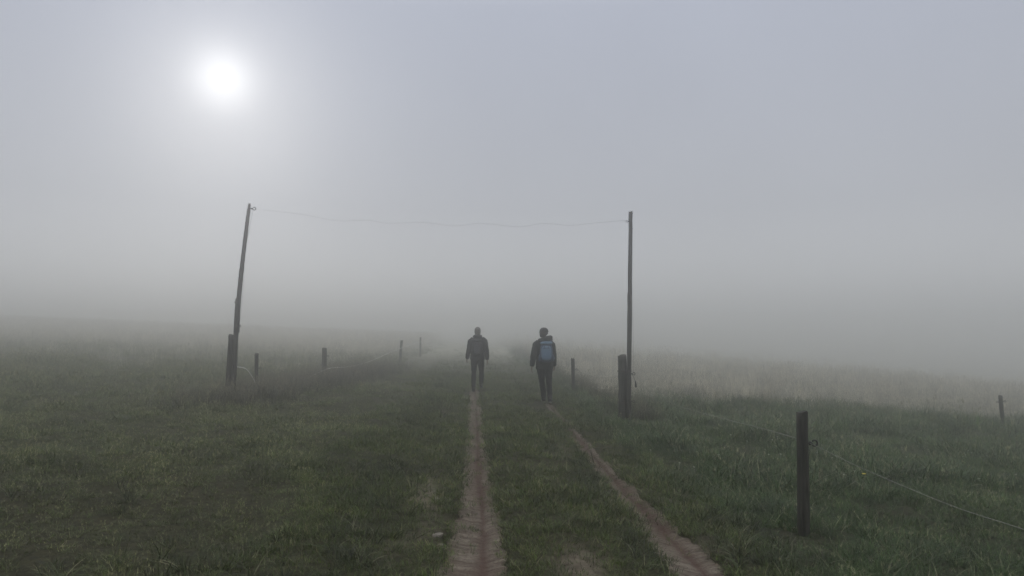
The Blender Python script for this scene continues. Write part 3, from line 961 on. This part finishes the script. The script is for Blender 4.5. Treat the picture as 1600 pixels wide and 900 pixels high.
# ------------------------------------------------------------------ people
def hand(mb, wrist, elbow, side, fwd=0.0, curl=0.5):
    """palm, four unequal curled fingers and a thumb; d points down the forearm"""
    w = Vector(wrist); d = (w - Vector(elbow)).normalized()
    front = Vector((0, 1, 0)); front = (front - d * front.dot(d)).normalized()
    inw = Vector((-side, 0, 0)); inw = (inw - d * inw.dot(d)); inw = (inw - front * inw.dot(front)).normalized()
    mb.tube([w - d * 0.02, w + d * 0.03, w + d * 0.085], [(0.016, 0.026), (0.016, 0.040), (0.014, 0.041)], 12, inw)
    for i, ln in enumerate((0.070, 0.080, 0.074, 0.058)):
        o = front * (0.030 - 0.020 * i)
        a = w + d * 0.078 + o
        b = a + d * ln * 0.42 + inw * ln * 0.10 * curl
        c = b + d * ln * 0.30 + inw * ln * 0.30 * curl
        e_ = c + d * ln * 0.16 + inw * ln * 0.34 * curl
        mb.tube([a, b, c, e_], [0.0092, 0.0088, 0.0082, 0.007], 8, front)
    a = w + d * 0.022 + front * 0.030
    mb.tube([a, a + d * 0.035 + front * 0.020 + inw * 0.008, a + d * 0.066 + front * 0.024 + inw * 0.018], [0.0125, 0.0105, 0.008], 8, inw)

def lerp3(a, b, t): return Vector(a).lerp(Vector(b), t)

def make_person(name, loc_, rz, J, style, label):
    """J: joints, in metres, figure faces +Y. Body is one fused mesh; hair and clothes are its children."""
    hd, nk, ch, pv_ = Vector(J['head']), Vector(J['neck']), Vector(J['chest']), Vector(J['pelvis'])
    B = MB()
    # torso
    B.tube([pv_ + Vector((0, 0, -0.07)), pv_, pv_ + Vector((0, 0, 0.10)), lerp3(pv_, ch, 0.5), ch, lerp3(ch, nk, 0.55), nk],
           [(0.13, 0.09), (0.155, 0.105), (0.145, 0.095), (0.135, 0.09), (0.165, 0.105), (0.12, 0.08), (0.06, 0.06)], 18)
    B.tube([nk + Vector((0, 0, -0.03)), hd + Vector((0, -0.01, -0.06))], [0.060, 0.056], 14)
    # head: cranium, jaw, nose, ears, brow, lips
    B.ball(hd + Vector((0, -0.012, 0.025)), (0.074, 0.092, 0.095), 18, 12)
    B.tube([hd + Vector((0, 0.03, 0.02)), hd + Vector((0, 0.045, -0.06)), hd + Vector((0, 0.055, -0.100))], [(0.066, 0.055), (0.056, 0.048), (0.026, 0.026)], 14)
    B.tube([hd + Vector((0, 0.083, 0.020)), hd + Vector((0, 0.103, -0.022)), hd + Vector((0, 0.088, -0.034))], [0.010, 0.014, 0.012], 8)
    B.tube([hd + Vector((-0.045, 0.074, 0.030)), hd + Vector((0, 0.086, 0.034)), hd + Vector((0.045, 0.074, 0.030))], 0.009, 8, (0, 0, 1))
    B.tube([hd + Vector((-0.024, 0.084, -0.062)), hd + Vector((0, 0.092, -0.060)), hd + Vector((0.024, 0.084, -0.062))], 0.008, 8, (0, 0, 1))
    for s_ in (-1, 1):
        B.ball(hd + Vector((s_ * 0.076, -0.012, -0.005)), (0.011, 0.020, 0.032), 10, 8)
    for s_, nm in ((-1, 'l'), (1, 'r')):
        sh, el_, wr = Vector(J['sh_' + nm]), Vector(J['el_' + nm]), Vector(J['wr_' + nm])
        B.tube([lerp3(ch, sh, 0.3) + Vector((0, 0, 0.06)), sh, lerp3(sh, el_, 0.5), el_, lerp3(el_, wr, 0.4), wr], [0.06, 0.055, 0.044, 0.037, 0.036, 0.026], 12)
        hand(B, wr, el_, s_, curl=0.7)
        hp, kn, an, toe = Vector(J['hip_' + nm]), Vector(J['kn_' + nm]), Vector(J['an_' + nm]), Vector(J['toe_' + nm])
        B.tube([hp + Vector((0, 0, 0.02)), lerp3(hp, kn, 0.5), kn, lerp3(kn, an, 0.35), an], [0.085, 0.072, 0.052, 0.052, 0.036], 14)
        heel = Vector(J['heel_' + nm])
        B.tube([heel + (an - heel) * 0.25, lerp3(heel, toe, 0.5) + (an - heel) * 0.2, toe + (an - heel) * 0.08], [(0.033, 0.035), (0.042, 0.030), (0.036, 0.018)], 10)
    body = remeshed(name, B, M['skin'], None, 0.0065, 3)
    body.location = loc_; body.rotation_euler = (0, 0, rz)
    tag(body, label, 'person', 'people walking away along the track')
    # eyes
    for s_ in (-1, 1):
        MB().ball(hd + Vector((s_ * 0.031, 0.078, 0.012)), 0.011, 10, 8).build('eye', M['petal'], body)
    # jacket
    Jk = MB()
    hem = style['hem']
    tw, td = style['w'], style['d']
    Jk.tube([Vector((pv_.x, pv_.y, hem)), Vector((pv_.x, pv_.y, hem + 0.06)), pv_ + Vector((0, 0, 0.10)), lerp3(pv_, ch, 0.5), ch, lerp3(ch, nk, 0.45), lerp3(ch, nk, 0.72), lerp3(ch, nk, 0.95), nk + Vector((0, 0, 0.04))],
            [(tw * style['flare'], td * 1.05), (tw * style['flare'] * 1.01, td * 1.08), (tw * 0.97, td), (tw * 0.98, td), (tw * 1.06, td * 1.10), (tw * 1.02, td * 0.95), (0.160, 0.105), (0.105, 0.095), (0.080, 0.082)], 24)
    for nm in ('l', 'r'):
        sh, el_, wr = Vector(J['sh_' + nm]), Vector(J['el_' + nm]), Vector(J['wr_' + nm])
        Jk.tube([lerp3(ch, sh, 0.25) + Vector((0, 0, 0.07)), lerp3(ch, sh, 0.8) + Vector((0, 0, 0.035)), sh + Vector((0, 0, -0.02)), lerp3(sh, el_, 0.35), lerp3(sh, el_, 0.8), el_, lerp3(el_, wr, 0.35), lerp3(el_, wr, 0.85), lerp3(el_, wr, 1.02)],
                [0.075, 0.086, 0.086, 0.080, 0.070, 0.068, 0.066, 0.056, 0.048], 14)
    jk = remeshed(style['top'], Jk, M[style['cloth']], body, 0.011, 5, 0.007)
    # trousers
    Tr = MB()
    Tr.tube([pv_ + Vector((0, 0, 0.13)), pv_ + Vector((0, 0, 0.02)), pv_ + Vector((0, 0, -0.07))], [(0.155, 0.11), (0.168, 0.122), (0.14, 0.11)], 18)
    for nm in ('l', 'r'):
        hp, kn, an = Vector(J['hip_' + nm]), Vector(J['kn_' + nm]), Vector(J['an_' + nm])
        Tr.tube([hp + Vector((0, 0, 0.04)), lerp3(hp, kn, 0.25), lerp3(hp, kn, 0.65), kn, lerp3(kn, an, 0.35), lerp3(kn, an, 0.75), lerp3(kn, an, 0.93)],
                [0.098, 0.096, 0.080, 0.066, 0.069, 0.060, 0.056], 14)
    remeshed('trousers', Tr, M['trouser'], body, 0.011, 4, 0.006)
    # boots, each its own part with a sole
    for nm in ('l', 'r'):
        an, toe, heel, kn = (Vector(J[k_ + nm]) for k_ in ('an_', 'toe_', 'heel_', 'kn_'))
        up_ = (an - lerp3(heel, toe, 0.25)).normalized()
        Bt = MB()
        Bt.tube([lerp3(an, kn, 0.22), lerp3(an, kn, 0.10), an, heel + up_ * 0.04], [0.060, 0.060, 0.052, 0.046], 12)
        Bt.tube([heel + up_ * 0.035 + (heel - toe).normalized() * 0.005, lerp3(heel, toe, 0.35) + up_ * 0.05, lerp3(heel, toe, 0.72) + up_ * 0.038, toe + up_ * 0.028],
                [(0.040, 0.036), (0.044, 0.046), (0.051, 0.036), (0.034, 0.022)], 12, (1, 0, 0))
        bt = remeshed('boot', Bt, M['boot'], body, 0.008, 3)
        S = MB()
        S.tube([heel + (heel - toe).normalized() * 0.022 + up_ * 0.010, lerp3(heel, toe, 0.3) + up_ * 0.010, lerp3(heel, toe, 0.72) + up_ * 0.010, toe + (toe - heel).normalized() * 0.030 + up_ * 0.016],
               [(0.036, 0.012), (0.042, 0.013), (0.052, 0.013), (0.030, 0.010)], 14, (1, 0, 0))
        S.build('boot_sole', M[style['sole']], bt)
    return body, hd, nk, ch, pv_

# --- person in the black jacket, in the left rut
X0, Y0 = at(746, 600, 20.6).x, 20.6
J1 = dict(head=(0, 0.03, 1.625), neck=(0, 0.0, 1.475), chest=(0, -0.005, 1.30), pelvis=(0, 0, 0.92),
          sh_l=(-0.185, 0.03, 1.380), el_l=(-0.240, 0.05, 1.11), wr_l=(-0.285, 0.19, 0.900),
          sh_r=(0.185, -0.03, 1.390), el_r=(0.245, -0.11, 1.12), wr_r=(0.265, -0.12, 0.870),
          hip_l=(-0.088, 0.0, 0.885), kn_l=(-0.100, 0.005, 0.49), an_l=(-0.105, -0.10, 0.100),
          toe_l=(-0.115, 0.075, 0.012), heel_l=(-0.105, -0.135, 0.016),
          hip_r=(0.088, 0.01, 0.870), kn_r=(0.105, 0.235, 0.540), an_r=(0.100, 0.190, 0.180),
          toe_r=(0.110, 0.345, 0.085), heel_r=(0.100, 0.150, 0.095))
b1, hd, nk, ch, pv_ = make_person('person', (X0, Y0, gz(X0, Y0) + 0.004), R(2), J1,
    dict(hem=0.850, w=0.200, d=0.130, flare=1.0, top='jacket', cloth='black_cloth', sole='pack_dark'),
    'person in a black jacket and dark trousers walking away in the left rut')
H = MB()
H.ball(hd + Vector((0, -0.022, 0.034)), (0.085, 0.100, 0.100), 18, 12)
H.tube([hd + Vector((0, -0.055, 0.02)), hd + Vector((0, -0.062, -0.06)), hd + Vector((0, -0.055, -0.115))], [(0.082, 0.055), (0.080, 0.052), (0.072, 0.045)], 14)
hr = remeshed('hair', H, M['hair_grey'], b1, 0.009, 3, 0.006, 26)
Sc = MB()
Sc.tube([(nk.x + 0.085 * math.cos(a), nk.y + 0.005 + 0.085 * math.sin(a), nk.z + 0.015 + 0.012 * math.sin(2 * a)) for a in [2 * math.pi * i / 24 for i in range(25)]], [0.044] * 25, 10, (0, 0, 1))
remeshed('collar', Sc, M['black_cloth'], b1, 0.010, 2, 0.006)

def backpack(person, loc_pack, rz, w, d, h, mats, label, lid=True):
    """rucksack worn by the person but a thing of its own; origin at its base"""
    root = empty('backpack', loc_pack, rz)
    def pillow(c, s, n=3.2):
        mb = MB(); nn, rr = 28, 16
        base = 0
        for i in range(rr + 1):
            ph = -math.pi / 2 + math.pi * i / rr
            cz = math.copysign(abs(math.sin(ph)) ** (2 / n), math.sin(ph)); cr = abs(math.cos(ph)) ** (2 / n)
            for k in range(nn):
                t_ = 2 * math.pi * k / nn
                cx = math.copysign(abs(math.cos(t_)) ** (2 / n), math.cos(t_)); cy_ = math.copysign(abs(math.sin(t_)) ** (2 / n), math.sin(t_))
                mb.v.append(Vector((c[0] + s[0] * cr * cx, c[1] + s[1] * cr * cy_, c[2] + s[2] * cz)))
        for i in range(rr):
            for k in range(nn):
                k2 = (k + 1) % nn
                mb.f.append((i * nn + k, i * nn + k2, (i + 1) * nn + k2, (i + 1) * nn + k))
        return mb
    mbm = pillow((0, 0, h * 0.48), (w / 2, d / 2, h * 0.48))
    for v in mbm.v:                      # narrower towards the top, slumped
        t_ = v.z / h
        v.x *= 1.0 - 0.10 * t_ + 0.02 * noise.noise(v * 12); v.y += 0.012 * noise.noise(v * 9)
    mbm.build('main_bag', M[mats[0]], root)
    fp = pillow((0, -d * 0.46, h * 0.47), (w * 0.38, d * 0.20, h * 0.36), 3.4)
    fpo = fp.build('front_pocket', M[mats[1]], root)
    MB().tube([(-w * 0.30, -d * 0.655, h * 0.70), (0, -d * 0.668, h * 0.71), (w * 0.30, -d * 0.655, h * 0.70)], 0.004, 6, (0, 0, 1)).build('zip', M[mats[3]], fpo)
    ld = pillow((0, -0.01, h * 0.95), (w * 0.45, d * 0.52, h * 0.085), 3.0)
    ldo = ld.build('lid', M[mats[2]], root)
    MB().tube([(-0.04, -d * 0.50, h * 0.93), (-0.04, -d * 0.60, h * 0.80), (-0.04, -d * 0.64, h * 0.68)], [(0.009, 0.003)] * 3, 8).build('lid_strap', M[mats[3]], ldo)
    MB().tube([(0.04, -d * 0.50, h * 0.93), (0.04, -d * 0.60, h * 0.80), (0.04, -d * 0.64, h * 0.68)], [(0.009, 0.003)] * 3, 8).build('lid_strap', M[mats[3]], ldo)
    for s_ in (-1, 1):
        pillow((s_ * w * 0.50, 0.0, h * 0.22), (0.022, d * 0.36, h * 0.17), 2.6).build('side_pocket', M[mats[3]], root)
        # over the shoulder and back under the arm
        MB().tube([(s_ * w * 0.24, d * 0.42, h * 0.90), (s_ * w * 0.36, d * 0.55 + 0.04, h * 0.90 + 0.075), (s_ * w * 0.38, d * 0.5 + 0.15, h * 0.90 + 0.060), (s_ * w * 0.40, d * 0.5 + 0.245, h * 0.70),
                   (s_ * w * 0.47, d * 0.5 + 0.235, h * 0.42), (s_ * w * 0.60, d * 0.5 + 0.13, h * 0.20), (s_ * w * 0.46, d * 0.40, h * 0.10)],
                  [(0.026, 0.007)] * 7, 10, (1, 0, 0)).build('shoulder_strap', M[mats[3]], root)
    MB().tube([(-0.035, d * 0.42, h * 0.97), (-0.028, d * 0.42, h * 1.04), (0.028, d * 0.42, h * 1.04), (0.035, d * 0.42, h * 0.97)], 0.007, 8, (0, 1, 0)).build('haul_loop', M[mats[3]], root)
    tag(root, label, 'backpack', 'backpacks on the walkers')
    return root
g1 = gz(X0, Y0)
backpack(b1, (X0, Y0 - 0.215, g1 + 0.99), R(2), 0.29, 0.17, 0.42, ['pack_dark', 'pack_dark', 'black_cloth', 'black_cloth'],
         'plain charcoal backpack on the person in the black jacket')

# --- person with the blue backpack, by the right rut
X1, Y1 = at(850, 620, 17.15).x, 17.15
J2 = dict(head=(-0.002, 0.03, 1.600), neck=(0.0, 0.0, 1.45), chest=(0.0, -0.005, 1.275), pelvis=(0.015, 0, 0.91),
          sh_l=(-0.175, 0.0, 1.36), el_l=(-0.240, -0.10, 1.09), wr_l=(-0.270, -0.08, 0.860),
          sh_r=(0.175, 0.0, 1.36), el_r=(0.225, 0.05, 1.09), wr_r=(0.240, 0.19, 0.870),
          hip_l=(-0.075, 0.0, 0.865), kn_l=(-0.040, 0.20, 0.490), an_l=(0.005, 0.37, 0.112),
          toe_l=(-0.005, 0.535, 0.050), heel_l=(0.005, 0.335, 0.016),
          hip_r=(0.100, 0.0, 0.865), kn_r=(0.112, -0.02, 0.465), an_r=(0.128, -0.24, 0.135),
          toe_r=(0.135, -0.105, 0.012), heel_r=(0.125, -0.290, 0.060))
b2, hd, nk, ch, pv_ = make_person('person', (X1, Y1, gz(X1, Y1) + 0.004), R(-1), J2,
    dict(hem=0.790, w=0.200, d=0.140, flare=1.0, top='coat', cloth='olive_cloth', sole='sole'),
    'person in a dark olive hooded coat walking away beside the right rut')
H = MB()
H.ball(hd + Vector((0, -0.020, 0.030)), (0.098, 0.105, 0.094), 18, 12)
H.tube([hd + Vector((-0.02, -0.045, 0.0)), hd + Vector((-0.02, -0.055, -0.09))], [(0.078, 0.055), (0.062, 0.045)], 14)
remeshed('hair', H, M['hair'], b2, 0.009, 2, 0.010, 30)
K = MB()
K.ball(hd + Vector((0.004, -0.016, 0.062)), (0.096, 0.104, 0.070), 18, 12)
K.tube([hd + Vector((0.004, -0.016, 0.022)), hd + Vector((0.004, -0.016, 0.055))], [(0.101, 0.109), (0.102, 0.110)], 22)
remeshed('knit_cap', K, M['knit'], b2, 0.009, 2, 0.004, 40)
Hd = MB()
Hd.tube([(0.160, 0.06, nk.z + 0.005), (0.142, -0.060, nk.z + 0.045), (0.06, -0.125, nk.z + 0.030), (-0.03, -0.12, nk.z - 0.004), (-0.105, -0.07, nk.z - 0.006), (-0.115, 0.04, nk.z - 0.01)],
        [(0.045, 0.045), (0.066, 0.062), (0.066, 0.060), (0.055, 0.050), (0.045, 0.040), 0.030], 14, (0, 0, 1))
remeshed('hood', Hd, M['olive_cloth'], b2, 0.011, 3, 0.010)
g2 = gz(X1, Y1)
backpack(b2, (X1 + 0.045, Y1 - 0.235, g2 + 0.955), R(-1), 0.30, 0.18, 0.45, ['pack_navy', 'pack_pale', 'pack_blue', 'pack_navy'],
         'blue backpack with a pale blue front pocket on the person in the olive coat')

# ------------------------------------------------------------------ fog
mb = MB()
mb.box((0, 280, -3.5), (560, 560, 11.5))
hz = mb.build('haze', M['petal'], None, False)
mt, t = new_mat('fog_air')
v = t.nodes.new('ShaderNodeVolumePrincipled')
v.inputs['Color'].default_value = (0.994, 0.993, 0.988, 1)
v.inputs['Density'].default_value = 0.0220
v.inputs['Anisotropy'].default_value = 0.92
o = t.nodes.new('ShaderNodeOutputMaterial')
t.links.new(v.outputs[0], o.inputs['Volume'])
hz.data.materials.clear(); hz.data.materials.append(mt)
tag(hz, 'grey morning fog filling the whole meadow', 'fog', kind='stuff')
